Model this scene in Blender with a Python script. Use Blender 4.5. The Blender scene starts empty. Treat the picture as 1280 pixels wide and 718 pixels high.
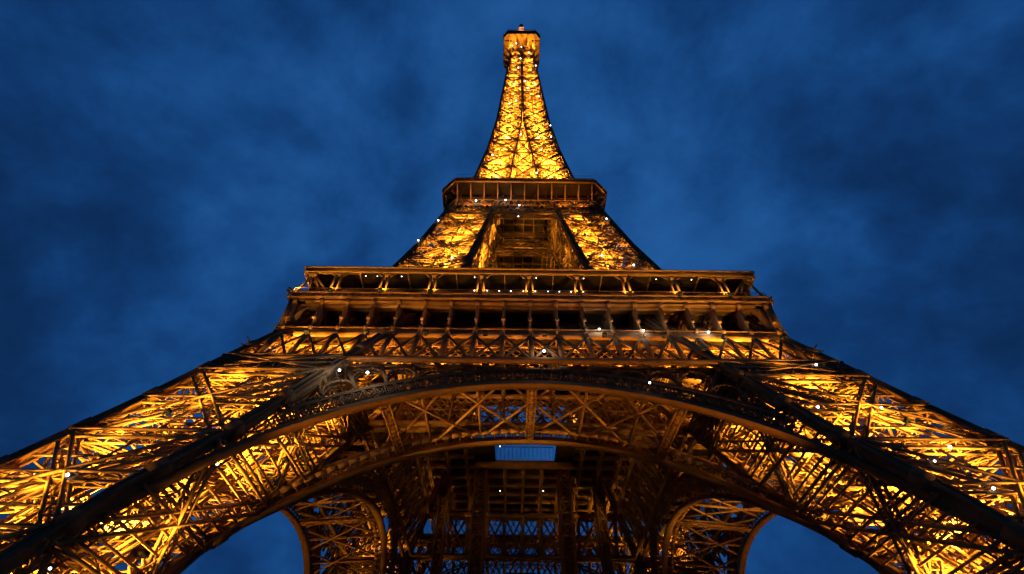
import bpy, math, random
import numpy as np
from mathutils import Vector, Matrix

random.seed(7)
rng = random.Random(11)
R = math.radians
C = bpy.context.scene.collection
sc = bpy.context.scene

# ------------------------------------------------------------------ camera, sky, exposure
cam_d = bpy.data.cameras.new('camera')
cam = bpy.data.objects.new('camera', cam_d)
C.objects.link(cam)
pitch, yaw, roll = 0.839462375, -0.00680039, 0.01648649
F = Vector((math.sin(yaw)*math.cos(pitch), math.cos(yaw)*math.cos(pitch), math.sin(pitch)))
Rt = Vector((math.cos(yaw), -math.sin(yaw), 0)); U = Rt.cross(F)
Rr = math.cos(roll)*Rt + math.sin(roll)*U
Ur = -math.sin(roll)*Rt + math.cos(roll)*U
m = Matrix((( Rr.x, Ur.x, -F.x), (Rr.y, Ur.y, -F.y), (Rr.z, Ur.z, -F.z)))
cam.matrix_world = Matrix.Translation((-2.280081, -87.5306279, 1.6)) @ m.to_4x4()
cam_d.sensor_fit = 'HORIZONTAL'; cam_d.sensor_width = 36.0
cam_d.lens = 651.487642/1280*36.0
cam_d.clip_start = 0.1; cam_d.clip_end = 20000
sc.camera = cam

sc.view_settings.view_transform = 'Standard'
sc.view_settings.look = 'None'
sc.view_settings.gamma = 1.0
sc.view_settings.use_curve_mapping = False
sc.view_settings.exposure = 0.0
sc.cycles.use_denoising = True
sc.cycles.denoising_prefilter = 'ACCURATE'
sc.cycles.denoising_input_passes = 'RGB_ALBEDO_NORMAL'
sc.cycles.max_bounces = 4
sc.cycles.diffuse_bounces = 1
sc.cycles.glossy_bounces = 1
sc.cycles.sample_clamp_indirect = 2.0
sc.cycles.use_adaptive_sampling = False
sc.cycles.use_light_tree = True

LAMP_GAIN = 1.0
WARM = (1.0, 0.52, 0.05)
DEEP = (1.0, 0.40, 0.03)

def make_world():
    w = bpy.data.worlds.new('World'); sc.world = w; w.use_nodes = True
    nt = w.node_tree; nt.nodes.clear()
    N = nt.nodes.new; L = nt.links.new
    out = N('ShaderNodeOutputWorld'); bg = N('ShaderNodeBackground'); L(bg.outputs[0], out.inputs[0])
    w.cycles.sampling_method = 'NONE'
    tc = N('ShaderNodeTexCoord')
    mp = N('ShaderNodeMapping'); mp.inputs['Scale'].default_value = (1.7, 1.7, 2.0); mp.inputs['Location'].default_value = (3.1, 0.4, 1.3)
    L(tc.outputs['Generated'], mp.inputs[0])
    n1 = N('ShaderNodeTexNoise'); n1.inputs['Scale'].default_value = 1.5; n1.inputs['Detail'].default_value = 7; n1.inputs['Roughness'].default_value = 0.6
    n1.inputs['Distortion'].default_value = 0.25
    n2 = N('ShaderNodeTexNoise'); n2.inputs['Scale'].default_value = 6.0; n2.inputs['Detail'].default_value = 6; n2.inputs['Roughness'].default_value = 0.6
    L(mp.outputs[0], n1.inputs['Vector']); L(mp.outputs[0], n2.inputs['Vector'])
    mx = N('ShaderNodeMix'); mx.data_type = 'FLOAT'; mx.inputs['Factor'].default_value = 0.27
    L(n1.outputs['Fac'], mx.inputs['A']); L(n2.outputs['Fac'], mx.inputs['B'])
    # the clear part of the dusk sky lies ahead, the cloud is thicker to both sides
    dt = N('ShaderNodeVectorMath'); dt.operation = 'DOT_PRODUCT'; dt.inputs[1].default_value = Vector((0.03, 0.62, 0.78)).normalized()
    L(tc.outputs['Generated'], dt.inputs[0])
    mr = N('ShaderNodeMapRange'); mr.inputs['From Min'].default_value = 0.62; mr.inputs['From Max'].default_value = 1.0
    mr.inputs['To Min'].default_value = -0.14; mr.inputs['To Max'].default_value = 0.10
    L(dt.outputs['Value'], mr.inputs['Value'])
    ad = N('ShaderNodeMath'); ad.operation = 'ADD'; L(mx.outputs['Result'], ad.inputs[0]); L(mr.outputs[0], ad.inputs[1])
    cr = N('ShaderNodeValToRGB'); e = cr.color_ramp
    e.interpolation = 'B_SPLINE'
    e.elements[0].position = 0.26; e.elements[0].color = (0.0026, 0.0135, 0.047, 1)
    e.elements[1].position = 0.80; e.elements[1].color = (0.020, 0.112, 0.34, 1)
    a = e.elements.new(0.44); a.color = (0.0044, 0.031, 0.122, 1)
    a = e.elements.new(0.60); a.color = (0.0080, 0.062, 0.222, 1)
    L(ad.outputs[0], cr.inputs[0]); L(cr.outputs[0], bg.inputs[0]); bg.inputs[1].default_value = 1.06
make_world()

# ------------------------------------------------------------------ materials
def mat(name, col, rough=0.6, metal=0.0, var=0.25, scale=0.6, spec=0.0):
    M = bpy.data.materials.new(name); M.use_nodes = True
    nt = M.node_tree; b = nt.nodes['Principled BSDF']
    b.inputs['Roughness'].default_value = rough; b.inputs['Metallic'].default_value = metal
    b.inputs['Specular IOR Level'].default_value = spec
    tc = nt.nodes.new('ShaderNodeTexCoord'); n = nt.nodes.new('ShaderNodeTexNoise')
    n.inputs['Scale'].default_value = scale; n.inputs['Detail'].default_value = 5
    nt.links.new(tc.outputs['Object'], n.inputs['Vector'])
    cr = nt.nodes.new('ShaderNodeValToRGB')
    cr.color_ramp.elements[0].position = 0.3; cr.color_ramp.elements[1].position = 0.7
    cr.color_ramp.elements[0].color = tuple(c*(1-var) for c in col)+(1,)
    cr.color_ramp.elements[1].color = tuple(min(1, c*(1+var)) for c in col)+(1,)
    nt.links.new(n.outputs['Fac'], cr.inputs[0]); nt.links.new(cr.outputs[0], b.inputs['Base Color'])
    return M
def emat(name, col, s):
    M = bpy.data.materials.new(name); M.use_nodes = True
    b = M.node_tree.nodes['Principled BSDF']
    b.inputs['Base Color'].default_value = (0.8, 0.8, 0.8, 1)
    b.inputs['Emission Color'].default_value = col+(1,); b.inputs['Emission Strength'].default_value = s
    M.cycles.emission_sampling = 'NONE'
    return M
IRON = mat('painted_iron', (0.32, 0.168, 0.075), 0.55, 0, 0.2, 0.8)
IRON2 = mat('painted_iron_weathered', (0.25, 0.13, 0.06), 0.6, 0, 0.16, 0.8)
CEIL = mat('shade_dark_underside', (0.03, 0.02, 0.014), 0.8)  # shade put into the colour: near-black undersides of canopy and frieze
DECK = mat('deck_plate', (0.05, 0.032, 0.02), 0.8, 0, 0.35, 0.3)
STONE = mat('pedestal_stone', (0.32, 0.29, 0.24), 0.85, 0, 0.2, 0.7)
GROUND = mat('gravel_ground', (0.17, 0.15, 0.125), 0.95, 0, 0.3, 0.25)
GLASS = mat('pavilion_glass', (0.02, 0.018, 0.016), 0.12, 0, 0.1, 0.3, 0.5)
HOUSE = mat('lamp_housing', (0.05, 0.05, 0.05), 0.6)
WHITE_E = emat('flash_bulb', (0.86, 0.93, 1.0), 9.0)
WARM_E = emat('sodium_lens', (1.0, 0.62, 0.2), 12.0)
SMALL_E = emat('gallery_bulb', (1.0, 0.95, 0.85), 5.0)

# ------------------------------------------------------------------ profile of the tower
HZ = [(0,57.4),(24.5,46.4),(35,41.7),(45,37.5),(50,35.3),(60,31.2),(75.5,25.45),(88,22.4),(102,19.55),(116,16.7),(130,13.8),(151,11.4),(176,9.4),(219,7.4),(239,6.6),(276,5.0)]
WZ = [(0,43.5),(14,36.2),(22,33.0),(29.6,28.6),(39.3,24.4),(48.3,20.4),(60,15.5),(76,11.3),(103,7.4),(130,3.7),(150,2.2),(172,.45),(180,.03),(276,.02)]
def h(z): return float(np.interp(z, [a for a, b in HZ], [b for a, b in HZ]))
def w(z): return float(np.interp(z, [a for a, b in WZ], [b for a, b in WZ]))

# ------------------------------------------------------------------ mesh builder
class MB:
    def __init__(self): self.bars = []; self.extra = []; self.fr = []
    def bar(self, a, b, W, H=None, up=(0,0,1)):
        self.bars.append((a[0],a[1],a[2],b[0],b[1],b[2],W,H if H else W,up[0],up[1],up[2]))
    def box(self, c, s):                     # centre, size
        self.bar((c[0],c[1],c[2]-s[2]/2),(c[0],c[1],c[2]+s[2]/2), s[0], s[1], (0,1,0))
    def poly(self, pts, W, H=None, up=(0,0,1)):
        for a, b in zip(pts[:-1], pts[1:]): self.bar(a, b, W, H, up)
    def prism(self, prof, x0, x1, fn):       # profile points, two offsets, fn(u, v, t) -> xyz
        n = len(prof)
        v = [fn(p[0],p[1],x0) for p in prof]+[fn(p[0],p[1],x1) for p in prof]
        f = [tuple(range(n))[::-1], tuple(range(n, 2*n))]+[(i,(i+1)%n,(i+1)%n+n,i+n) for i in range(n)]
        self.extra.append((v, f))
    def sweep(self, secs):
        """closed cross-sections (lists of points) joined into one smooth-running tube"""
        n = len(secs[0]); v = [p for q in secs for p in q]
        f = [tuple(range(n))[::-1], tuple(range((len(secs)-1)*n, len(secs)*n))]
        for i in range(len(secs)-1):
            for j in range(n):
                f.append((i*n+j, i*n+(j+1)%n, (i+1)*n+(j+1)%n, (i+1)*n+j))
        self.extra.append((v, f))
    def zig(self, p0, p1, q0, q1, n, W, cross=False):
        """lacing bars between line p0-p1 and line q0-q1"""
        p0,p1,q0,q1 = map(np.array,(p0,p1,q0,q1))
        for i in range(n):
            a, b = i/n, (i+1)/n
            A,B = p0+(p1-p0)*a, p0+(p1-p0)*b
            D,E = q0+(q1-q0)*a, q0+(q1-q0)*b
            if cross: self.bar(A,E,W); self.bar(D,B,W)
            elif i%2: self.bar(A,E,W)
            else: self.bar(D,B,W)
    def girder(self, a, b, W, D, up, fl=0.16, lc=0.09, pitch=None, cross=False):
        """box lattice girder: four corner angles, laced on the four sides"""
        a = np.array(a, float); b = np.array(b, float); d = b-a; Ln = np.linalg.norm(d)
        if Ln < 0.05: return
        d /= Ln; s = np.cross(d, np.array(up, float)); ns = np.linalg.norm(s)
        if ns < 1e-3: s = np.cross(d, (1,0,0)); ns = np.linalg.norm(s)
        s /= ns; n = np.cross(s, d)
        cn = [(a+s*W/2*i+n*D/2*j, b+s*W/2*i+n*D/2*j) for i, j in ((-1,-1),(1,-1),(1,1),(-1,1))]
        for p, q in cn: self.bar(p, q, fl, fl, tuple(n))
        k = max(2, int(round(Ln/(pitch or max(W, D)*1.05))))
        for i in range(4):
            p, q = cn[i], cn[(i+1)%4]
            if i in (0, 2): self.zig(p[0], p[1], q[0], q[1], k, lc, cross)
            else: self.zig(p[0], p[1], q[0], q[1], max(1, k//2), lc*.8)
    def flat(self, a, b, W, up, fl=0.12, lc=0.07, cross=True):
        """flat lattice bar lying in the plane that holds a-b and up"""
        a = np.array(a, float); b = np.array(b, float); d = b-a; Ln = np.linalg.norm(d); d /= Ln
        s = np.cross(d, np.cross(np.array(up, float), d)); s = np.array(up, float)-d*np.dot(up, d); s /= np.linalg.norm(s)
        p0, p1, q0, q1 = a-s*W/2, b-s*W/2, a+s*W/2, b+s*W/2
        self.bar(p0, p1, fl); self.bar(q0, q1, fl)
        self.zig(p0, p1, q0, q1, max(2, int(Ln/W)), lc, cross)
    def mesh(self, name):
        V = []; faces_v = []; 
        nb = len(self.bars)
        if nb:
            A = np.array(self.bars, float)
            a, b = A[:,0:3], A[:,3:6]; W = A[:,6:7]/2; H = A[:,7:8]/2; up = A[:,8:11]
            d = b-a; Ln = np.linalg.norm(d, axis=1, keepdims=True); Ln[Ln == 0] = 1; d = d/Ln
            s = np.cross(d, up); ns = np.linalg.norm(s, axis=1, keepdims=True)
            bad = ns[:,0] < 0.02
            s[bad] = np.cross(d[bad], np.array([0.31,0.95,0.0])); ns = np.linalg.norm(s, axis=1, keepdims=True); s /= ns
            n = np.cross(s, d)
            P = np.stack([a-s*W-n*H, a+s*W-n*H, a+s*W+n*H, a-s*W+n*H, b-s*W-n*H, b+s*W-n*H, b+s*W+n*H, b-s*W+n*H], 1).reshape(-1, 3)
            q = np.array([[3,2,1,0],[4,5,6,7],[0,1,5,4],[1,2,6,5],[2,3,7,6],[3,0,4,7]])
            Q = (q[None]+8*np.arange(nb)[:,None,None]).reshape(-1)
            starts = np.arange(nb*6)*4; tot = np.full(nb*6, 4)
        else:
            P = np.zeros((0,3)); Q = np.zeros(0, int); starts = np.zeros(0, int); tot = np.zeros(0, int)
        Vs = [P]; Qs = [Q]; Ts = [tot]; off = len(P)
        for v, f in self.extra:
            Vs.append(np.array(v, float))
            for g in f: Qs.append(np.array(g)+off); Ts.append(np.array([len(g)]))
            off += len(v)
        P = np.concatenate(Vs); Q = np.concatenate(Qs).astype(np.int32); tot = np.concatenate(Ts).astype(np.int32)
        starts = np.concatenate([[0], np.cumsum(tot)[:-1]]).astype(np.int32)
        me = bpy.data.meshes.new(name)
        me.vertices.add(len(P)); me.vertices.foreach_set('co', P.astype(np.float32).ravel())
        me.loops.add(len(Q)); me.loops.foreach_set('vertex_index', Q)
        me.polygons.add(len(tot)); me.polygons.foreach_set('loop_start', starts)
        me.update(calc_edges=True); me.validate()
        return me

def obj(name, mb, material, parent, rz=0.0):
    me = mb.mesh(name) if isinstance(mb, MB) else mb
    if material and not me.materials: me.materials.append(material)
    o = bpy.data.objects.new(name, me); C.objects.link(o)
    o.parent = parent; o.rotation_euler = (0, 0, rz)
    return o
def four(name, mb, material, parent, angs=(0, 90, 180, 270)):
    me = mb.mesh(name); me.materials.append(material)
    return [obj(name, me, None, parent, R(a)) for a in angs]

# ------------------------------------------------------------------ ground
g = MB(); s_ = 6000
g.extra.append(([(-s_,-s_,0),(s_,-s_,0),(s_,s_,0),(-s_,s_,0)], [(0,1,2,3)]))
go = obj('ground', g, GROUND, None); go['kind'] = 'structure'

tower = bpy.data.objects.new('lattice_tower', None); C.objects.link(tower)
tower['label'] = 'tall iron lattice tower on four arched legs, glowing gold against the blue dusk sky'
tower['category'] = 'tower'

# ------------------------------------------------------------------ piers: lattice between four chords
def corner(a, b, z, inset=0.55):
    fa = h(z)-inset if a == 'h' else w(z)+inset
    fb = h(z)-inset if b == 'h' else w(z)+inset
    return np.array((-fa, -fb, z))
FACES = [(('h','h'),('w','h')), (('w','h'),('w','w')), (('w','w'),('h','w')), (('h','w'),('h','h'))]
def chord_obj(a, b, zs, parent, wd, ridge=True, name='chord'):
    mb = MB()
    pts = [corner(a, b, z, wd/2) for z in zs]
    q = wd/2
    if ridge:   # box with shallow grooves between its corner angles
        g = .09; a_ = q*.45
        pf = [(-q,-q),(-a_,-q),(-a_,-q+g),(a_,-q+g),(a_,-q),(q,-q),(q,-a_),(q-g,-a_),(q-g,a_),(q,a_),(q,q),(a_,q),(a_,q-g),(-a_,q-g),(-a_,q),(-q,q),(-q,a_),(-q+g,a_),(-q+g,-a_),(-q,-a_)]
    else: pf = [(-q,-q),(q,-q),(q,q),(-q,q)]
    fine = []
    for p0, p1 in zip(pts[:-1], pts[1:]): fine += [p0+(p1-p0)*t for t in (0, .5)]
    fine.append(pts[-1])
    mb.sweep([[p+np.array((x, y, 0)) for x, y in pf] for p in fine])
    if ridge:   # cover plates where the lengths are riveted together
        for z in np.arange(zs[0]+3, zs[-1]-2, 5.6):
            p0, p1 = corner(a, b, z, wd/2), corner(a, b, z+1.3, wd/2)
            mb.bar(p0, p1, wd+.10, wd*.8, (0, 1, 0)); mb.bar(p0, p1, wd*.8, wd+.10, (0, 1, 0))
    return obj(name, mb, IRON2, parent)
def gusset(mb, p, r, nrm):
    """riveted plate where members meet"""
    nrm = np.array(nrm, float); a = np.cross(nrm, (0, 0, 1)); a /= np.linalg.norm(a); b = np.cross(nrm, a)
    mb.bar(p-b*r, p+b*r, r*1.3, 0.10, tuple(nrm)); mb.bar(p-a*r, p+a*r, r*1.3, 0.12, tuple(nrm))
def pier_lattice(nodes, GW, GD, mids=True, inset=0.6, secondary=True, fl=0.16, lc=0.09, plan=True):
    mb = MB()
    for (c0, c1) in FACES:
        nrm = (0,1,0) if c0[1] == c1[1] else (1,0,0)
        for z0, z1 in zip(nodes[:-1], nodes[1:]):
            A, B = corner(*c0, z0, inset), corner(*c1, z0, inset)
            Cc, D = corner(*c0, z1, inset), corner(*c1, z1, inset)
            e = np.array((-(c0[0]=='w')*0., 0, 0))
            mb.girder(A, D, GW, GD, nrm, fl, lc)
            mb.girder(B, Cc, GW, GD, nrm, fl, lc)
            X = (A+B+Cc+D)/4
            gusset(mb, X, GW*.55, nrm)
            mb.girder(Cc, D, GW*.9, GD, (0,0,1), fl, lc)
            if mids:
                zm = (z0+z1)/2
                M0, M1 = corner(*c0, zm, inset), corner(*c1, zm, inset)
                mb.girder(M0, M1, GW*.8, GD, (0,0,1), fl*.9, lc)
                pass
            if secondary:
                # purlins: light bars level across the face and running up it
                outer = c0[1] == c1[1] == 'h' or c0[0] == c1[0] == 'h'
                for t in ((.25, .75) if outer else (.125, .25, .375, .625, .75, .875)):
                    mb.bar(A+(Cc-A)*t, B+(D-B)*t, .17, .2)
                for t in ((.5,) if outer else (.25, .5, .75)):
                    mb.bar(A+(B-A)*t, Cc+(D-Cc)*t, .2, .2)
            gusset(mb, A, GW*.42, nrm); gusset(mb, B, GW*.42, nrm)
        # plan bracing
    if plan:
        lv = []
        for z0, z1 in zip(nodes[:-1], nodes[1:]): lv += [z0, (z0+z1)/2] if mids else [z0]
        for n_, z in enumerate(lv[1:]):
            P = [corner(*c, z, inset) for c in (('h','h'),('w','h'),('w','w'),('h','w'))]
            if n_ % 2:
                mb.girder(P[0], P[2], GW*.6, GD*.7, (0,0,1), fl*.8, lc*.9)
                mb.girder(P[1], P[3], GW*.6, GD*.7, (0,0,1), fl*.8, lc*.9)
            for t in (.33, .67):
                a, b = P[0]+(P[3]-P[0])*t, P[1]+(P[2]-P[1])*t
                mb.flat(a, b, .8, (0,0,1), fl*.95, lc)
            a, b = (P[0]+P[1])/2, (P[3]+P[2])/2
            mb.flat(a, b, .8, (0,0,1), fl, lc)
    return mb
def ax(z, u=0.0, v=0.0):
    """point of the pier axis at height z, shifted by u across and v along the sides"""
    c = (h(z)+w(z))/2
    return np.array((-c+u, -c+v, z))
def tracks(z0, z1, offs, rung=0.9, wid=1.5, n=10):
    mb = MB()
    zs = np.linspace(z0, z1, n+1)
    for (u, v) in offs:
        for sx in (-wid/2, wid/2):
            L = [ax(z, u+sx, v) for z in zs]; L2 = [ax(z, u+sx, v)+np.array((0,0,-.9)) for z in zs]
            mb.poly(L, .24, .30); mb.poly(L2, .20, .22)
            for a, b, c, d in zip(L[:-1], L[1:], L2[:-1], L2[1:]):
                mb.zig(a, b, c, d, max(1, int(np.linalg.norm(b-a)/2.4)), .10)
        for a, b in zip(zs[:-1], zs[1:]):
            k = max(1, int((b-a)*1.0/rung))
            for i in range(k):
                z = a+(b-a)*i/k; mb.bar(ax(z, u-wid/2, v), ax(z, u+wid/2, v), .13, .13)
    return mb
def stair(z0, z1, u, v, run=4.0, rise=2.6):
    mb = MB(); z = z0; s = 1
    while z+rise < z1:
        a = ax(z, u-s*run/2, v); b = ax(z+rise, u+s*run/2, v)
        for off in (-.5, .5):
            o = np.array((0, off, 0)); mb.bar(a+o, b+o, .08, .32)
            mb.bar(a+o+(0,0,1.05), b+o+(0,0,1.05), .06); 
            for t in np.linspace(0, 1, 5): q = a+(b-a)*t+o; mb.bar(q, q+np.array((0,0,1.05)), .05)
        for t in np.linspace(0.03, .97, 13):
            q = a+(b-a)*t; mb.bar(q+(0,-.5,0), q+(0,.5,0), .28, .04, (0,0,1))
        mb.box(b+np.array((s*.5, .6, 0)), (1.1, 2.4, .07))
        z += rise; s = -s; v += 0.0
    return mb

BASE_NODES = [3.5, 6.0, 17.2, 28.4, 39.8]
MID_NODES = [58.5, 69.5, 80.6, 91.6, 103.2]
def build_pier(label_name, nodes, zs, cw, GW, GD, offs, stairs, ang0, **kw):
    first = None
    mesh = pier_lattice(nodes, GW, GD, **kw).mesh(label_name); mesh.materials.append(IRON)
    root = obj(label_name, mesh, None, tower)
    for c in (('h','h'),('w','h'),('w','w'),('h','w')): chord_obj(*c, zs, root, cw)
    obj('elevator_track', tracks(zs[0]+1, zs[-1]-1, offs), IRON, root)
    for st in stairs: obj('staircase', stair(*st), IRON, root)
    kids = list(root.children)
    for k in (1, 2, 3):
        r = root.copy(); C.objects.link(r); r.parent = tower; r.rotation_euler = (0, 0, R(90*k))
        for ch in kids:
            c = ch.copy(); C.objects.link(c); c.parent = r
    return root
zs1 = [3.5, 8, 14, 18, 22, 26, 29.6, 33, 36, 39.3, 43, 46, 49, 52, 57]
build_pier('pier', BASE_NODES+[43.2], zs1, 1.25, 1.15, .85, [(-3.4, -2.4), (3.0, 2.0), (-.4, -4.6), (4.2, -3.6)], [(5, 50, -1.5, 3.4)], 0, fl=.25, lc=.115)
zs2 = [57.5, 60, 66, 70, 75.5, 82, 88, 95, 102, 103, 110, 115.5]
build_pier('upper_pier', MID_NODES+[113.0], zs2, 1.15, .8, .6, [(-1.8, -.8), (1.6, .8)], [(59, 110, 0.2, 2.2, 3.2, 2.6), (59, 110, -2.8, -1.8, 3.0, 2.6)], 0, fl=.2, lc=.12)

# ------------------------------------------------------------------ upper shaft: legs that merge
sh_nodes = [116.0]
st = 11.0
while sh_nodes[-1] < 262: sh_nodes.append(sh_nodes[-1]+st); st = max(6.5, st*.975)
sh_nodes[-1] = 268.0
mb = MB()
for fi, (c0, c1) in enumerate(FACES):
    for z0, z1 in zip(sh_nodes[:-1], sh_nodes[1:]):
        A, B, Cc, D = corner(*c0, z0, .35), corner(*c1, z0, .35), corner(*c0, z1, .35), corner(*c1, z1, .35)
        t = .75 if fi in (0, 3) else .5
        t *= min(1, max(.6, h(z0)/12))
        mb.bar(A, D, t, .3); mb.bar(B, Cc, t, .3); mb.bar(Cc, D, t*1.15, .4)
for z in np.arange(118, 266, 3.1):        # landings and small bracing inside each leg
    P = [corner(*c, z, .5) for c in (('h','h'),('w','h'),('w','w'),('h','w'))]
    Q = [corner(*c, z+3.1, .5) for c in (('h','h'),('w','h'),('w','w'),('h','w'))]
    mb.bar(P[0], P[2], .34, .3); mb.bar(P[1], P[3], .34, .3)
    for i in range(4):
        m0 = (P[i]+P[(i+1)%4])/2; m1 = (P[(i+1)%4]+P[(i+2)%4])/2; mb.bar(m0, m1, .28, .28)
        n = max(2, int(np.linalg.norm(P[i]-P[(i+1)%4])/2.2)); In = (P[0]+P[1]+P[2]+P[3])/4; Io = (Q[0]+Q[1]+Q[2]+Q[3])/4
        a, b = P[i]*.8+In*.2, P[(i+1)%4]*.8+In*.2; a2, b2 = Q[i]*.8+Io*.2, Q[(i+1)%4]*.8+Io*.2
        for j in range(n):
            u0, u1 = j/n, (j+1)/n
            mb.bar(a+(b-a)*u0, a2+(b2-a2)*u1, .17); mb.bar(a+(b-a)*u1, a2+(b2-a2)*u0, .17)
        mb.bar(a, b, .22)
me = mb.mesh('shaft_leg'); me.materials.append(IRON)
legs = []
root = obj('shaft_leg', me, None, tower)
zs3 = [116, 123, 130, 137, 144, 151, 160, 168, 176, 190, 205, 219, 229, 239, 257, 272]
for c in (('h','h'),('w','h'),('w','w'),('h','w')): chord_obj(*c, zs3, root, .7 if c == ('h','h') else .46, ridge=False)
kids = list(root.children)
for k in (1, 2, 3):
    r = root.copy(); C.objects.link(r); r.parent = tower; r.rotation_euler = (0, 0, R(90*k))
    for ch in kids: c = ch.copy(); C.objects.link(c); c.parent = r
# links across the gap between the legs, and the lift core
mb = MB()
for z0, z1 in zip(sh_nodes[:-1], sh_nodes[1:]):
    if w(z0) > 1.0:
        a0, a1, b0, b1 = [(s*w(z), -h(z)+.5, z) for z in (z0, z1) for s in (-1, 1)]
        mb.bar(a0, b1, .4, .3); mb.bar(a1, b0, .4, .3); mb.bar(b0, b1, .5, .4)
        mb.bar(((a0[0]+b0[0])/2,a0[1]+1.5,(z0+z1)/2), ((a1[0]+b1[0])/2,a0[1]+1.5,(z0+z1)/2), .4, .3)
four('shaft_brace', mb, IRON, tower)
mb = MB(); k = 2.3; zz = np.arange(116, 272, 3.2)
for sx in (-1, 1):
    for sy in (-1, 1): mb.bar((sx*k, sy*k, 116), (sx*k, sy*k, 272), .35)
for z in zz:
    P = [(-k,-k), (k,-k), (k,k), (-k,k)]
    for i in range(4):
        p, q = P[i], P[(i+1)%4]
        mb.bar((*p, z), (*q, z), .2); mb.bar((*p, z), (*q, z+3.2), .16); mb.bar((*q, z), (*p, z+3.2), .16)
    mb.bar((-k,-k,z), (k,k,z), .2); mb.bar((-k,k,z), (k,-k,z), .2)
obj('lift_core', mb, IRON, tower)

# ------------------------------------------------------------------ the four arches
RA, ZC = 40.0, -0.75
def front(x, z, dy=0.0): return (x, -h(z)+dy, z)
def arc_pt(r, t, zc=ZC): return r*math.sin(t), zc+r*math.cos(t)
TM = R(66)
def arch():
    orn = MB(); nseg = 110; exts = []
    ts = np.linspace(-TM, TM, nseg+1)
    def P(r, t, inner, dy=0.0):
        x, z = arc_pt(r, t, ZC+(1.0 if inner else 0))
        z = max(z, 2.0)
        return np.array((x, -(w(z) if inner else h(z)-1.3)+dy, z))
    ribs = []
    for inner in (False, True):
        rb = MB(); ex = MB(); yo = (.5 if not inner else -.5)
        secs = []
        for t in ts:
            c = P(RA, t, inner, yo); rad = np.array((math.sin(t), 0, math.cos(t))); y = np.array((0, 1.0, 0))
            secs.append([c-y*.55, c+y*.55, c+y*.55+rad*.12, c+y*.42+rad*.12, c+y*.42+rad*.62, c-y*.42+rad*.62, c-y*.42+rad*.12, c-y*.55+rad*.12])
        rb.sweep(secs)
        ribs.append(rb)
        def clip(t, r1):
            r = RA+.6
            while r < r1:
                x, z = arc_pt(r, t, ZC+(1.0 if inner else 0))
                if abs(x) > w(max(z, 0))+.2: break
                r += .1
            return r
        secs = []; secs2 = []
        for t in ts:
            if clip(t, RA+3.5) < RA+3.4: continue
            rad = np.array((math.sin(t), 0, math.cos(t))); y = np.array((0, 1.0, 0))
            for rr, L_, hw_, th in ((RA+3.0, secs, .3, .12), (RA+3.45, secs2, .2, .1)):
                c = P(rr, t, inner, yo*.5); L_.append([c-y*hw_-rad*th, c+y*hw_-rad*th, c+y*hw_+rad*th, c-y*hw_+rad*th])
        ex.sweep(secs); ex.sweep(secs2); exts.append(ex)
        # ornamental ring: posts, crossed bars, curls
        n2 = 84; t2 = np.linspace(-TM, TM, n2+1)
        for i, (a, b) in enumerate(zip(t2[:-1], t2[1:])):
            if clip(max(abs(a), abs(b)), RA+3.0) < RA+2.9: continue
            for dy in ((.15,) if inner else (.1, .75)):
                p0, p1 = P(RA+.7, a, inner, dy), P(RA+3.0, a, inner, dy)
                q0, q1 = P(RA+.7, b, inner, dy), P(RA+3.0, b, inner, dy)
                orn.bar(p0, p1, .16, .16, (0,1,0))
                orn.bar(p0, q1, .10, .10, (0,1,0)); orn.bar(q0, p1, .10, .10, (0,1,0))
                mid = (p0+q0+p1+q1)/4; ex = (q0-p0)*.33; ez = (p1-p0)*.30
                ring = [mid+ex*math.cos(t)+ez*math.sin(t) for t in np.linspace(0, 2*math.pi, 9)]
                orn.poly(ring, .10, .12, (0,1,0))
                orn.bar((p0+p1)/2, (q0+q1)/2, .09, .09, (0,1,0))
    # soffit: wide struts rib to rib, thin posts and long crossed bars in the upper layer
    sf = MB()
    def S(t, v, r=RA+.9):
        a, b = P(r, t, False, .9), P(r, t, True, -.9)
        return a+(b-a)*v
    for td in (0, 24.3, -24.3, 40, -40, 53, -53):
        t = R(td); up = (math.sin(t), 0, math.cos(t))
        if abs(td) < 30:
            sf.girder(S(t,0,RA+.45), S(t,1,RA+.45), .95, .5, up, .2, .12, pitch=1.0, cross=True)
            sf.bar(S(t,0,RA+.2), S(t,1,RA+.2), .62, .05, up)
        else: sf.bar(S(t,0), S(t,1), .3, .3, up)
    for td in (9.2, 18.4, -9.2, -18.4):
        t = R(td); sf.bar(S(t,0), S(t,.86), .34, .3, (math.sin(t), 0, math.cos(t)))
    for td in (0, 9.2, 18.4, -9.2, -18.4):
        for s in (-1, 1):
            ta, tb = max(-23.9, min(23.9, td+s*3.7)), max(-23.9, min(23.9, td-s*7.8))
            sf.bar(S(R(ta), 0.0), S(R(tb), .88*(abs(tb-ta)/11.5)), .28, .22, (0,0,1))
    for v in (.88,):
        tt = np.linspace(-TM, TM, 73)
        for a, b in zip(tt[:-1], tt[1:]): sf.bar(S(a, v), S(b, v), .45, .45, (0,0,1))
    tt = np.linspace(-TM, TM, 61)
    for a in tt: sf.bar(S(a, .88), S(a, 1.0), .2, .2, (0,0,1))
    # spandrel arcade on the outer plane: radial posts with little round heads
    ars = {-1: MB(), 1: MB()}
    def top_r(t):
        r = RA+3.5
        while r < RA+40:
            x, z = arc_pt(r, t)
            if z > 43.1 or (abs(x) > w(max(z,0))+.1): return r
            r += .1
        return r
    st = 3.5/43.5
    tl = np.arange(-0.5, 0.5, 1)*0
    n3 = int(R(56)/st)
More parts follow.
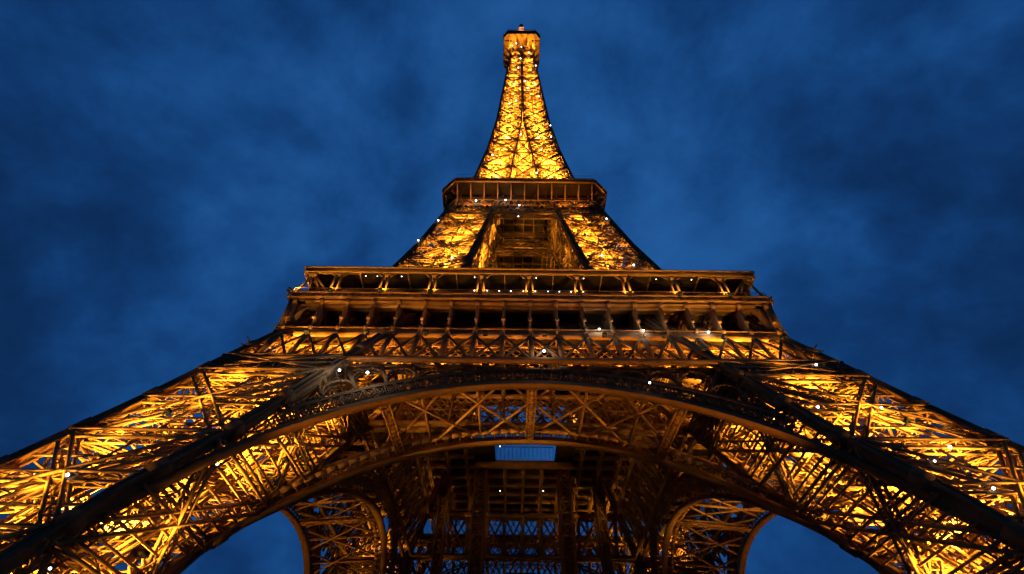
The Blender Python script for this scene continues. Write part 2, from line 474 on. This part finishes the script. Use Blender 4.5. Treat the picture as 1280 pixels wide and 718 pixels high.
    for i in range(-n3, n3):
        a, b = i*st, (i+1)*st; mid = (a+b)/2; ar = ars[-1 if mid < 0 else 1]
        ra, rb_, rm = top_r(a), top_r(b), top_r(mid)
        if min(ra, rb_) < RA+4.0:
            continue
        for dy in (.1, .8):
            p0 = P(RA+3.5, a, False, dy); p1 = P(ra, a, False, dy)
            ar.bar(p0, p1, .42, .22, (0,1,0))
            base = min(ra, rb_, rm); hw = min((RA+3.5)*st/2, (base-RA-3.5))
            rr = base-.25
            for s0, s1 in zip(np.linspace(0, math.pi, 9)[:-1], np.linspace(0, math.pi, 9)[1:]):
                def Q(s): 
                    return P(rr-hw*.9+hw*.9*math.sin(s), mid-math.cos(s)*st/2*.92, False, dy)
                ar.bar(Q(s0), Q(s1), .24, .3, (0,1,0))
        # plate above the round head
            ar.bar(P(ra, a, False, dy), P(rb_, b, False, dy), .3, .3, (0,1,0))
    return orn, ribs, exts, sf, ars
orn, ribs, exts, sf, ars = arch()
me_o = orn.mesh('arch'); me_o.materials.append(IRON2)
mr = [r.mesh('rib') for r in ribs]; mex = [r.mesh('upper_ring') for r in exts]; [x.materials.append(IRON2) for x in mr+mex]
ms = sf.mesh('soffit_bracing'); ms.materials.append(IRON)
ma = [q.mesh('spandrel_arcade') for q in ars.values()]; [x.materials.append(IRON2) for x in ma]
for k in range(4):
    a = obj('arch', me_o, None, tower, R(90*k))
    for n_, q in (('rib', mr[0]), ('rib', mr[1]), ('upper_ring', mex[0]), ('upper_ring', mex[1]), ('soffit_bracing', ms), ('spandrel_arcade', ma[0]), ('spandrel_arcade', ma[1])): obj(n_, q, None, a)

# ------------------------------------------------------------------ first floor
BAY = 3.8
xs = [BAY*(i-9) for i in range(19)]                     # 19 consoles, 18 bays
deck = MB(); V0, V1 = -12.0, 10.4; VX = 10.0; E = 35.2
for (x0,x1,y0,y1) in ((-E,E,-E,V0),(-E,E,V1,E),(-E,-10,V0,2),(10,E,V0,2),(-E,-5.7,2,V1),(6.3,E,2,V1)):
    deck.box(((x0+x1)/2,(y0+y1)/2,57.25),(x1-x0,y1-y0,.3))
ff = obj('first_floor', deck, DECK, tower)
bm_ = MB()
for x in xs:
    if abs(x) < VX:
        for (y0, y1) in ((-33.5, V0), (V1, 33.5)): bm_.girder((x,y0,56.1),(x,y1,56.1), 1.7, .4, (1,0,0), .2, .12, 2.0)
    else: bm_.girder((x,-33.5,56.1),(x,33.5,56.1), 1.7, .4, (1,0,0), .2, .12, 2.0)
for y in xs:
    if V0-.5 < y < V1+.5:
        for s in (-1, 1): bm_.bar((s*VX,y,56.6),(s*33.5,y,56.6), .35, .9)
    else: bm_.bar((-33.5,y,56.6),(33.5,y,56.6), .35, .9)
for y in (V0, V1): bm_.bar((-VX,y,56.4),(VX,y,56.4), .5, 1.3)
obj('floor_beams', bm_, IRON2, ff)
# main girder on each face, two layers of lattice
def face_pt(x, z, dy=0): return np.array((x, -h(z)+dy, z))
def girder_face(fn, half, z0, z1, bays, dys, fine=True):
    mb = MB()
    for li, dy in enumerate(dys):
        X = [BAY*(i-9) for i in range(19)]
        X = [x for x in X if abs(x) < half(z0)-.6]
        X = [-half(z0)+.4]+X+[half(z0)-.4]
        for z, t in ((z0, .7), (z1, .8)):
            mb.bar(fn(-half(z), z, dy), fn(half(z), z, dy), .5, t, (0,0,1))
        for a, b in zip(X[:-1], X[1:]):
            a1_, b1_ = [max(-half(z1)+.4, min(half(z1)-.4, q)) for q in (a, b)]
            if b1_-a1_ < .3: continue
            if li == 0:
                mb.bar(fn(a, z0, dy), fn(a1_, z1, dy), .62, .3, (0,1,0))
                mb.bar(fn(a, z0, dy), fn(b1_, z1, dy), .34, .25, (0,1,0)); mb.bar(fn(b, z0, dy), fn(a1_, z1, dy), .34, .25, (0,1,0))
                mb.bar(fn(a, (z0+z1)/2, dy), fn(b, (z0+z1)/2, dy), .14, .14)
            else:
                n = 3
                for i in range(n):
                    for j in range(4):
                        u0, u1 = a+(b-a)*i/n, a+(b-a)*(i+1)/n; v0, v1 = z0+(z1-z0)*j/4, z0+(z1-z0)*(j+1)/4
                        cl_ = lambda q, v: max(-half(v)+.3, min(half(v)-.3, q)); mb.bar(fn(cl_(u0, v0), v0, dy), fn(cl_(u1, v1), v1, dy), .15); mb.bar(fn(cl_(u1, v0), v0, dy), fn(cl_(u0, v1), v1, dy), .15)
                mb.bar(fn(a, z0, dy), fn(a1_, z1, dy), .3)
                mb.bar(fn((a+a1_)/2, (z0+z1)/2, dy), fn((b+b1_)/2, (z0+z1)/2, dy), .25)
    return mb
gm = girder_face(face_pt, h, 43.3, 50.2, 18, (.25, 2.6))
# small band below it on the pier fronts
for s in (-1, 1):
    a0, a1 = w(41), h(41); n = 9
    for dy in (.25, 1.2):
        gm.bar(face_pt(s*w(40.4), 40.4, dy), face_pt(s*h(40.4), 40.4, dy), .4, .4)
        for i in range(n):
            u = lambda t, z: s*(w(z)+(h(z)-w(z))*t)
            A, B = face_pt(u(i/n, 40.4), 40.4, dy), face_pt(u((i+1)/n, 40.4), 40.4, dy)
            D, G = face_pt(u(i/n, 43.3), 43.3, dy), face_pt(u((i+1)/n, 43.3), 43.3, dy)
            gm.bar(A, G, .22); gm.bar(B, D, .22); gm.bar(A, D, .16)
me_g = gm.mesh('face_girder'); me_g.materials.append(IRON2)
def in_pt(x, z, dy=0): return np.array((x, -w(z)+dy, z))
gi = girder_face(in_pt, w, 43.3, 50.2, 18, (.25, -1.4))
me_i = gi.mesh('inner_girder'); me_i.materials.append(IRON2)
# trusses tying outer and inner girders, below the floor
tr = MB()
for x in xs[4:15]:
    tr.girder((x,-35.5,50.2),(x,-20.5,50.2),.5,.5,(0,0,1),.14,.1); 
    tr.girder((x,-33,56.0),(x,-22,50.4),.4,.4,(1,0,0),.12,.09)
    tr.bar((x,-20.2,50.2),(x,-20.2,56.4),.35)
me_t = tr.mesh('floor_truss'); me_t.materials.append(IRON2)
# frieze: one console, copied
co = MB()
prof = [(-35.15,57.1),(-35.15,56.2),(-34.95,55.0),(-34.8,53.6),(-34.9,52.0),(-35.2,50.7),(-33.6,50.7),(-33.2,53.0),(-32.9,55.4),(-31.6,56.6),(-31.6,57.1)]
co.prism(prof, -.14, .14, lambda u, v, t: (t, u, v))
co.box((0,-35.05,56.5),(.5,.5,1.0)); co.box((0,-35.0,51.3),(.5,.5,.9)); co.bar((0,-34.9,55.8),(0,-34.9,51.6),.22,.3)
co.box((0,-35.15,53.2),(.5,.22,.5))
me_c = co.mesh('console'); me_c.materials.append(IRON)
# recess back wall (a low lattice parapet) and mouldings
fz = MB()
fz.bar((-35.2,-34.6,50.75),(35.2,-34.6,50.75),1.0,.5); fz.bar((-35.4,-35.1,51.25),(35.4,-35.1,51.25),.25,.16)
fz.box((0,-33.9,56.85),(70.0,2.0,.35))
sh_ = MB(); sh_.box((0,-32.5,50.75),(68.0,4.8,.12)); me_sh = sh_.mesh('frieze_light_shield'); me_sh.materials.append(CEIL)  # dark plate added to keep girder light out of the frieze recesses
for i in range(18):
    x0 = xs[i]+.35; x1 = xs[i+1]-.35; xm = (x0+x1)/2; rr = (x1-x0)/2
    fz.bar((x0,-33.6,51.9),(x1,-33.6,51.9),.12,.12)
for sx in (-1,): fz.box((-34.75,-34.75,53.8),(.7,.7,6.4))
me_f = fz.mesh('frieze'); me_f.materials.append(IRON2)
# fascia: three stepped mouldings with panels
fa = MB()
fa.box((0,-35.2,57.55),(71.0,.30,1.0)); fa.bar((-35.6,-35.42,57.1),(35.6,-35.42,57.1),.22,.22); fa.bar((-35.6,-35.45,58.0),(35.6,-35.45,58.0),.3,.18)
for i in range(72):
    x = -35+70*i/71; fa.box((x,-35.38,57.55),(.5,.08,.55))
me_fa = fa.mesh('fascia'); me_fa.materials.append(IRON)
# railing
rl = MB()
rl.bar((-35,-35.2,59.2),(35,-35.2,59.2),.09,.09); rl.bar((-35,-35.2,58.25),(35,-35.2,58.25),.06,.06)
for i in range(211):
    x = -35+70*i/210; rl.bar((x,-35.2,58.05),(x,-35.2,59.2),.035)
me_rl = rl.mesh('railing'); me_rl.materials.append(IRON)
# canopy
cp = MB()
cp.box((0,-34.85,63.75),(69.9,.28,.9)); cp.bar((-35.1,-35.05,64.2),(35.1,-35.05,64.2),.4,.18); cp.bar((-34.9,-34.95,63.25),(34.9,-34.95,63.25),.35,.14)

for i in range(19):
    x = -34.2+68.4*i/18; cl_ = cp.bar((x,-34.7,63.75),(x,-26.6,63.75),.16,.3)
cp.bar((-30,-30.8,63.5),(30,-30.8,63.5),.25,.5)
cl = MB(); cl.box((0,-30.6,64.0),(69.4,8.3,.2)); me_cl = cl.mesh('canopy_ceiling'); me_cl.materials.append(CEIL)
me_cp = cp.mesh('canopy_roof'); me_cp.materials.append(IRON)
ps = MB()
for sx in (-.5, .5): ps.bar((sx,-35.0,58.2),(sx*.85,-34.75,63.3),.26,.26,(0,1,0))
ps.box((0,-35.0,58.45),(1.3,.4,.35)); ps.box((0,-34.7,62.9),(1.15,.42,.6))
for s in (-1, 1): ps.bar((s*.45,-34.7,62.3),(s*1.5,-34.75,63.3),.12,.2,(0,1,0))
me_ps = ps.mesh('canopy_post'); me_ps.materials.append(IRON)
cpst = MB()
top = np.array((-33.9,-33.9,63.5))
for q in ((-34.9,-34.9,58.2),(-31.2,-34.8,58.2),(-30.0,-34.8,58.2),(-34.8,-31.2,58.2),(-34.8,-30.0,58.2)):
    cpst.bar(top+(np.array(q)-top)*.02+np.array(((q[0]+33.9)*.1,(q[1]+33.9)*.1,0)), q, .26, .26, (0,1,0))
cpst.box((-34.8,-34.8,58.3),(.9,.9,.3)); cpst.box((-33.9,-33.9,63.3),(1.2,1.2,.5))
me_k = cpst.mesh('corner_post'); me_k.materials.append(IRON)
# pavilion behind the promenade
pv = MB()
pv.box((0,-27.2,60.6),(44,.3,6.4)); pv.box((0,-27.9,61.6),(50,.2,.2))
me_pv = pv.mesh('pavilion_front'); me_pv.materials.append(GLASS)
mu = MB()
for i in range(23): x = -22+2*i; mu.bar((x,-27.42,57.5),(x,-27.42,63.7),.1,.12,(0,1,0))
me_mu = mu.mesh('mullions'); me_mu.materials.append(IRON)
inp = MB(); inp.bar((0,-30.8,57.5),(0,-30.8,63.5),.18,.18,(0,1,0)); me_in = inp.mesh('inner_post'); me_in.materials.append(IRON)
for k in range(4):
    rz = R(90*k)
    obj('face_girder', me_g, None, ff, rz); obj('inner_girder', me_i, None, ff, rz); obj('floor_truss', me_t, None, ff, rz)
    for x in xs:
        c = obj('console', me_c, None, ff, rz); c.location = Matrix.Rotation(rz, 3, 'Z') @ Vector((x, 0, 0))
    obj('frieze', me_f, None, ff, rz); obj('frieze_light_shield', me_sh, None, ff, rz); obj('fascia', me_fa, None, ff, rz); obj('railing', me_rl, None, ff, rz)
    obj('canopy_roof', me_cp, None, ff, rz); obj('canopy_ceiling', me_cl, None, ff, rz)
    for i in range(-4, 5):
        c = obj('canopy_post', me_ps, None, ff, rz); c.location = Matrix.Rotation(rz, 3, 'Z') @ Vector((i*7.35, 0, 0))
    obj('corner_post', me_k, None, ff, rz)
    obj('pavilion_front', me_pv, None, ff, rz); obj('mullions', me_mu, None, ff, rz)
    for x in np.arange(-31, 31.1, 3.64):
        c = obj('inner_post', me_in, None, ff, rz); c.location = Matrix.Rotation(rz, 3, 'Z') @ Vector((x, 0, 0))
# screen at the rim of the central opening
scn = MB()
for i in range(15): x = -5.6+11.8*i/14; scn.bar((x,V1+.1,57.3),(x,V1+.1,60.6),.07,.07)
for z in (57.5, 60.6): scn.bar((-5.7,V1+.1,z),(6.3,V1+.1,z),.12,.12)
scn.bar((-4.5,V1+.05,56.8),(3.5,V1+.05,56.8),.2,.25)
obj('rim_screen', scn, IRON, ff)

# tall lift pylons under the opening
pm = MB()
for sx in (-1, 1):
    for sy in (-1, 1): pm.bar((sx*1.1, sy*1.1, 1.0), (sx*1.1, sy*1.1, 57), .5)
for z in np.arange(1, 56, 2.2):
    for a, b in (((-1.1,-1.1),(1.1,-1.1)),((1.1,-1.1),(1.1,1.1)),((1.1,1.1),(-1.1,1.1)),((-1.1,1.1),(-1.1,-1.1))):
        pm.bar((*a, z), (*b, z+2.2), .2); pm.bar((*b, z), (*a, z+2.2), .2); pm.bar((*a, z), (*b, z), .25)
pm.box((0, .3, 29), (1.7, 1.4, 55)); pm.box((0,0,.6),(4,4,1.2))
me_p = pm.mesh('pylon'); me_p.materials.append(IRON2)
for x, y, s in ((-8.6,12.4,1.0),(8.2,12.4,1.0),(-16.0,14.5,.7),(15.4,14.5,.7)):
    o = obj('pylon', me_p, None, tower); o.location = (x, y, 0); o.scale = (s, s, 1)

# ------------------------------------------------------------------ second floor
H2, CH = 20.5, 3.2
def octa(mb, Hh, Cc, z0, z1):
    prof = [(-Hh,-Hh+Cc),(-Hh+Cc,-Hh),(Hh-Cc,-Hh),(Hh,-Hh+Cc),(Hh,Hh-Cc),(Hh-Cc,Hh),(-Hh+Cc,Hh),(-Hh,Hh-Cc)]
    mb.prism(prof, z0, z1, lambda u, v, t: (u, v, t))
d2 = MB(); octa(d2, H2, CH, 115.2, 115.5)
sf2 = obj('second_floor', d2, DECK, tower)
fa2 = MB()
fa2.box((0,-H2-.05,115.75),(2*(H2-CH)+.1,.3,1.2)); fa2.bar((-H2+CH,-H2-.3,116.35),(H2-CH,-H2-.3,116.35),.35,.22); fa2.bar((-H2+CH,-H2-.22,115.2),(H2-CH,-H2-.22,115.2),.2,.2)
c0, c1 = np.array((-H2,-H2+CH,115.75)), np.array((-H2+CH,-H2,115.75))
fa2.bar(c0, c1, .3, 1.2, (0,0,1)); fa2.bar(c0+(-.2,-.2,.6), c1+(-.2,-.2,.6), .35, .22)
me_2 = fa2.mesh('fascia'); me_2.materials.append(IRON)
co2 = MB()
co2.prism([(-20.35,115.2),(-20.35,114.6),(-19.2,114.2),(-18.2,113.4),(-17.5,112.2),(-16.9,112.2),(-16.9,115.2)], -.12, .12, lambda u, v, t: (t, u, v))
co2.bar((0,-20.3,114.9),(0,-17.3,112.6),.3,.1,(0,0,1))
me_c2 = co2.mesh('console'); me_c2.materials.append(IRON)
coc = MB()
coc.prism([(20.35*1.27,115.2),(20.35*1.27,114.6),(24.4,114.0),(23.6,112.4),(22.9,112.4),(22.9,115.2)], -.12, .12, lambda u, v, t: (-u*.7071+t*.7071, -u*.7071-t*.7071, v))
me_cc = coc.mesh('corner_console'); me_cc.materials.append(IRON)
r2 = MB()
for z in (116.4, 117.6, 118.8): r2.bar((-H2+CH,-H2+.1,z),(H2-CH,-H2+.1,z),.06,.06)
for i in range(100): x = -H2+CH+2*(H2-CH)*i/99; r2.bar((x,-H2+.1,116.3),(x,-H2+.1,117.7),.04)
me_r2 = r2.mesh('railing'); me_r2.materials.append(IRON)
g2 = MB()
for (z0, z1) in ((104.0, 107.6), (107.6, 112.2)):
    for dy in (.3, 1.6):
        g2.bar(face_pt(-h(z0), z0, dy), face_pt(h(z0), z0, dy), .45, .45); g2.bar(face_pt(-h(z1), z1, dy), face_pt(h(z1), z1, dy), .45, .45)
        n = 22
        for i in range(n):
            u = lambda t, z: -h(z)+2*h(z)*t
            A, B = face_pt(u(i/n, z0), z0, dy), face_pt(u((i+1)/n, z0), z0, dy)
            D, G = face_pt(u(i/n, z1), z1, dy), face_pt(u((i+1)/n, z1), z1, dy)
            g2.bar(A, G, .16); g2.bar(B, D, .16)
            if i % 2 == 0: g2.bar(A, D, .22)
for z in (103.8, 108.0): # inner plane
    g2.girder((-w(z),-w(z),z),(w(z),-w(z),z),1.0,.6,(0,0,1),.15,.1)
me_g2 = g2.mesh('face_girder'); me_g2.materials.append(IRON2)
wl = MB(); wl.box((0,-16.8,113.7),(33.6,.2,2.9))
me_w2 = wl.mesh('frieze_wall'); me_w2.materials.append(IRON2)
ub = MB()
for i in range(13):
    x = -16+32*i/12
    ub.bar((x,-17,114.8),(x,17,114.8),.25,.8); ub.bar((-17,x,114.9),(17,x,114.9),.25,.7)
ub.bar((-17,-6,112.6),(17,-6,112.6),.5,1.2); ub.bar((-17,6,112.6),(17,6,112.6),.5,1.2)
obj('floor_beams', ub, IRON2, sf2)
for k in range(4):
    rz = R(90*k)
    obj('fascia', me_2, None, sf2, rz); obj('railing', me_r2, None, sf2, rz); obj('face_girder', me_g2, None, sf2, rz); obj('frieze_wall', me_w2, None, sf2, rz)
    obj('corner_console', me_cc, None, sf2, rz)
    for i in range(11):
        c = obj('console', me_c2, None, sf2, rz); c.location = Matrix.Rotation(rz, 3, 'Z') @ Vector(((i-5)*3.35, 0, 0))

# ------------------------------------------------------------------ summit
cb = MB(); octa(cb, 9.0, 2.2, 275.6, 276.4); octa(cb, 8.6, 2.1, 276.4, 280.0); octa(cb, 9.3, 2.3, 280.0, 280.5)
sm = obj('summit_cabin', cb, IRON, tower)
cs = MB()
for i in range(5):
    x = (i-2)*3.0
    cs.prism([(-8.9,275.6),(-8.9,274.6),(-7.4,273.0),(-6.2,270.0),(-5.4,266.0),(-5.0,266.0),(-5.0,275.6)], x-.14, x+.14, lambda u, v, t: (t, u, v))
me_s = cs.mesh('console'); me_s.materials.append(IRON)
for k in range(4): obj('console', me_s, None, sm, R(90*k))
an = MB()
octa(an, 5.0, 1.2, 280.5, 286.0)
for s in (-1, 1):
    for t in (-1, 1): an.bar((s*2.2,t*2.2,286),(s*.7,t*.7,300),.35)
for z in np.arange(286, 299, 2.2): 
    q = 2.2-(z-286)*.107
    for a, b in (((-q,-q),(q,-q)),((q,-q),(q,q)),((q,q),(-q,q)),((-q,q),(-q,-q))): an.bar((*a,z),(*b,z+2),.2); an.bar((*b,z),(*a,z+2),.2)
an.bar((0,0,300),(0,0,322),1.9,1.9)
for z in (303, 307, 311, 315): an.box((0,0,z),(2.6,2.6,1.6))
obj('antenna_mast', an, IRON, sm)
rs = MB()
for i in range(30):
    x = -6.9+13.8*i/29; rs.bar((x,-9.1,280.5),(x,-9.1,282.3),.06)
rs.bar((-7,-9.1,282.3),(7,-9.1,282.3),.12)
me_rs = rs.mesh('railing'); me_rs.materials.append(IRON)
for k in range(4): obj('railing', me_rs, None, sm, R(90*k))

# ------------------------------------------------------------------ masonry pedestals
pd = MB()
for a in ('h', 'w'):
    for b in ('h', 'w'):
        c = corner(a, b, 3.5)
        v = []
        for z, q in ((0, 4.2), (3.6, 2.0)):
            v += [(c[0]-q, c[1]-q, z), (c[0]+q, c[1]-q, z), (c[0]+q, c[1]+q, z), (c[0]-q, c[1]+q, z)]
        pd.extra.append((v, [(3,2,1,0),(4,5,6,7),(0,1,5,4),(1,2,6,5),(2,3,7,6),(3,0,4,7)]))
me_pd = pd.mesh('pedestal'); me_pd.materials.append(STONE)
for k in range(4): obj('pedestal', me_pd, None, tower, R(90*k))

# ------------------------------------------------------------------ lamps
fl_m = MB(); fl_m.box((0,0,-.18),(.6,.6,.36)); fl_m.box((0,0,-.5),(.12,.12,.4))
ME_FL = fl_m.mesh('floodlight'); ME_FL.materials.append(HOUSE)
ln = MB(); ln.box((0,0,.015),(.46,.46,.03))
ME_LN = ln.mesh('lens'); ME_LN.materials.append(WARM_E)
SPOT_DATA = {}
def flood(p, aim, power, angle=120, col=WARM, fixture=True, size=.55):
    key = (round(power), angle, col, size)
    if key not in SPOT_DATA:
        d = bpy.data.lights.new('floodlight_lamp', 'SPOT'); d.energy = power*LAMP_GAIN; d.color = col
        d.spot_size = R(angle); d.spot_blend = .6; d.shadow_soft_size = size; SPOT_DATA[key] = d; d.cycles.use_multiple_importance_sampling = False
    v = Vector(aim)-Vector(p); q = v.to_track_quat('-Z', 'Y')
    o = bpy.data.objects.new('floodlight_lamp', SPOT_DATA[key]); C.objects.link(o)
    o.location = Vector(p)+v.normalized()*.25; o.rotation_euler = q.to_euler(); o.parent = tower
    if fixture:
        f = bpy.data.objects.new('floodlight', ME_FL); C.objects.link(f); f.parent = tower; f.location = p
        f.rotation_euler = v.to_track_quat('Z', 'Y').to_euler()
        l = bpy.data.objects.new('lens', ME_LN); C.objects.link(l); l.parent = f
def rot(p, k):
    return tuple(Matrix.Rotation(R(90*k), 3, 'Z') @ Vector(p))
for k in range(4):
    # base piers: floods at several levels inside, throwing light up the pier axis
    for z, pw in ((5.0, 50000), (12.5, 52000), (20.5, 56000), (28.5, 50000), (35.5, 30000)):
        for u, v in (((-1.0, .9), (.9, -2.2)) if int(z) % 2 else ((.6, .9), (-1.3, -1.6))):
            flood(rot(ax(z, u, v), k), rot(ax(z+10, u*.8, v*.8), k), pw/2*(4.2 if k < 2 else 2.6), 82)
    # pier heads and the two layers of the great girder
    for x in ((-30, -24, -18, -12, -6, 0, 6, 12, 18, 24, 30) if k == 0 else ()):
        flood(rot((x, -h(44.2)+1.5, 44.3), k), rot((x, -h(51)+1.9, 51), k), 4600 if abs(x) > 19 else 2100, 120, DEEP, True, .15)
    # floods added outside the pier faces to brighten their lattice
    for z, pw in ((7, 12000), (19, 12000), (31, 9000)):
        c = (h(z)+w(z))/2; c2 = (h(z+12)+w(z+12))/2
        flood(rot((-c, -h(z)-.9, z), k), rot((-c2, -h(z+12)+.5, z+12), k), pw*1.0, 42)
        flood(rot((-h(z)-.9, -c, z), k), rot((-h(z+12)+.5, -c2, z+12), k), pw*1.0, 42)
        flood(rot((-w(z)+1.2, -c, z), k), rot((-w(z+12)-.5, -c2, z+12), k), pw*.7, 42)
    for x in ((-31, -26, 26, 31) if k == 0 else (26, 31) if k == 3 else (-31, -26) if k == 1 else ()): flood(rot((x, -31.5, 42.5), k), rot((x, -31, 52), k), 13000, 110, WARM)
    # middle piers
    for z, pw in ((59.5, 46000), (67.0, 42000), (75.0, 40000), (83.0, 36000), (91.0, 32000), (98.5, 14000)):
        if k in (2, 3) and int(z) % 2 == 0: continue
        flood(rot(ax(z, -1.5, -.3), k), rot(ax(z+8, -1.2, 0), k), pw/2*4.0, 84)
        flood(rot(ax(z, 1.2, -1.3), k), rot(ax(z+8, 1, -1), k), pw/2*4.0, 84)
    # shaft
    for i, z in enumerate(np.arange(117, 264, 10.5) if k < 2 else ()):
        c = (h(z)+w(z))/2; c2 = (h(z+8)+w(z+8))/2
        flood(rot((-c, -c, z), k), rot((-c2, -c2, z+8), k), 150000*(c/8), 150)
    # arch soffits, washed from lamps at the springing
    for sx in (-1, 1):
        flood(rot((sx*31, -h(13)+.4, 12), k), rot((sx*12, -39.3, 38.5), k), 27000 if k == 0 else 15000, 42, DEEP)
        flood(rot((sx*29, -w(13)+3, 12), k), rot((sx*12, -27, 36), k), 500, 34, DEEP)
    # frieze, fascia and gallery posts of the first floor
    if k: continue
    for z in np.arange(122, 180, 11):
        d = bpy.data.lights.new('core_lamp', 'POINT'); d.energy = 26000*(h(z)/12)**1.2; d.color = WARM; d.shadow_soft_size = .5
        o = bpy.data.objects.new('core_lamp', d); C.objects.link(o); o.parent = tower; o.location = (0, -k*0.0, z)
    for x in (-32, -24, -16, -8, 0, 8, 16, 24, 32):
        flood(rot((x+1.9, -36.05, 49.7), k), rot((x+1.9, -35.75, 58), k), 75 if abs(x) > 10 else 45, 80, DEEP, True, .15)
    for i in range(-4, 5):
        flood(rot((i*7.35+.0, -35.75, 58.3), k), rot((i*7.35, -34.9, 63.5), k), 900, 130, WARM, True, .1)
    flood(rot((-35.4, -35.75, 58.3), k), rot((-34.5, -34.9, 63.5), k), 1100, 140, WARM, True, .1)
    for x in (-14, -9, -4, 0, 4, 9, 14):
        flood(rot((x, -h(107)-.35, 107), k), rot((x, -20.2, 117), k), 1500 if abs(x) > 5 else 700, 120, DEEP, True, .15)
    # summit
    if k == 0:
        for sx in (-1, 1): flood((sx*6.2, -6.9, 263.5), (sx*7.4, -6.6, 276), 12000, 110, WARM, True, .15)
    if k == 0: flood((0, -6.0, 286.3), (0, -1, 312), 260000, 40, (1, .6, .35))
    for x in (-3.2, 3.2): flood(rot((x, -h(254)-.6, 254), k), rot((x*1.3, -8.6, 279), k), 12000 if k in (0, 2) else 40000, 70, DEEP)
    if k in (1, 3):
        for x in (-3.4, 0, 3.4): flood(rot((x, -6.3, 266), k), rot((x, -7.8, 276), k), 9000, 150, DEEP, True, .15)
        for sx in (-1, 1):
            flood(rot((sx*12, -h(8)+2, .9), k), rot((sx*34, -h(20)+1.8, 20), k), 190000, 44, DEEP)
            flood(rot((sx*10, -w(8)-.6, .9), k), rot((sx*33, -w(22)-.6, 22), k), 110000, 44, DEEP)
    flood(rot((-4, -7.5, 268), k), rot((-4, -7, 278), k), 7000, 150, WARM)
    flood(rot((4, -7.5, 268), k), rot((4, -7, 278), k), 7000, 150, WARM)

# flash bulbs seen lit in the photograph: a small glass globe on a bracket
def bulb_mesh(r, material, name):
    import bmesh
    bm = bmesh.new(); bmesh.ops.create_icosphere(bm, subdivisions=2, radius=r)
    me = bpy.data.meshes.new(name); bm.to_mesh(me); bm.free(); me.materials.append(material)
    return me
ME_B1, ME_B2, ME_B3 = bulb_mesh(.15, WHITE_E, 'flash_bulb'), bulb_mesh(.5, WHITE_E, 'flash_bulb'), bulb_mesh(.085, SMALL_E, 'gallery_bulb')
WL = bpy.data.lights.new('flash', 'POINT'); WL.energy = 130; WL.color = (.75, .88, 1); WL.shadow_soft_size = .3
def flash(p, r=1.0, light=False):
    o = bpy.data.objects.new('flash_bulb', ME_B1); C.objects.link(o); o.parent = tower
    o.location = (p[0], p[1]-.3, p[2]); o.scale = (r, r, r)
    if light:
        l = bpy.data.objects.new('flash', WL); C.objects.link(l); l.parent = tower; l.location = (p[0], p[1]-1.1, p[2]-.3)
for p in [(-5.56,-5.4,279.5),(-4.57,-5.57,267.95),(-2.65,-5.4,272.0),(-0.27,-5.66,265.99),(-0.65,-6.53,246.98),(-1.68,-7.04,233.44),(1.23,-7.52,216.47),
          (5.18,-7.67,213.41),(2.08,-7.91,208.5),(6.25,-8.38,199.03),(-2.49,-8.61,194.2),(-4.91,-8.77,190.95),(6.0,-6.96,236.64),(9.34,-9.97,170.09),
          (9.12,-10.78,160.04),(-0.74,-10.63,161.85),(-9.31,-12.21,144.49),(3.55,-13.63,131.58),(3.22,-6.11,256.26),(-3.2,-7.69,213.16)]:
    flash(p, 1.25)
for p, r, l in [((-11.88,-17.98,110.11),1.3,1),((-4.67,-17.83,110.84),1.1,1),((-1.34,-18.48,107.6),1.2,1),((-1.54,-19.83,100.89),.7,0),((-19.47,-20.4,98.13),1.1,0),
          ((-22.2,-22.55,87.78),1.1,0),((-14.34,-24.48,79.73),1.1,0),((18.43,-20.0,100.06),1.1,0),((14.69,-24.05,81.54),1.0,0),((20.13,-25.01,77.53),1.1,0),
          ((9.5,-34.9,51.4),1.0,1),((15.55,-34.95,51.2),.9,1),((24.43,-35.0,51.0),1.0,1),((1.57,-37.31,45.2),1.1,1),((12.93,-40.56,37.9),.8,0),
          ((-22.45,-39.58,39.92),1.0,1),((-19.06,-39.78,39.46),1.1,1),((-38.65,-47.13,22.68),.9,0),((-27.26,-46.47,24.13),.6,0),((-32.14,-50.96,14.22),.6,0),
          ((34.26,-38.44,42.57),.9,0),((29.2,-42.26,33.73),.8,0),((35.73,-42.26,33.73),.8,0),((37.54,-44.92,27.64),.9,0),((34.57,-45.76,25.72),.6,0),((36.62,-47.2,22.51),.8,0)]:
    flash(p, r, bool(l))
for x in (-8.67,-6.62,-4.7,-2.84,-.86,1.06,3.1,4.89,6.8,8.71):
    o = obj('gallery_bulb', ME_B3, None, ff); o.location = (x, -31.45, 63.15); o.scale = (1.2,)*3
for x in (-25.5,-23.7,-21.7,-19.9,-14.3,-8.5,-6.5,-.9,1.1,6.6,8.5,19.8,21.4,25.3):
    o = obj('gallery_bulb', ME_B3, None, ff); o.location = (x, -34.3, 63.1); o.scale = (.9,)*3
for p in ((-4.84,18.96,55.2),(4.34,18.7,55.2),(15.89,18.74,55.2),(-26.37,25.8,55.2),(-4.7,2.7,56.0)):
    o = obj('gallery_bulb', ME_B3, None, ff); o.location = p; o.scale = (1.3,)*3
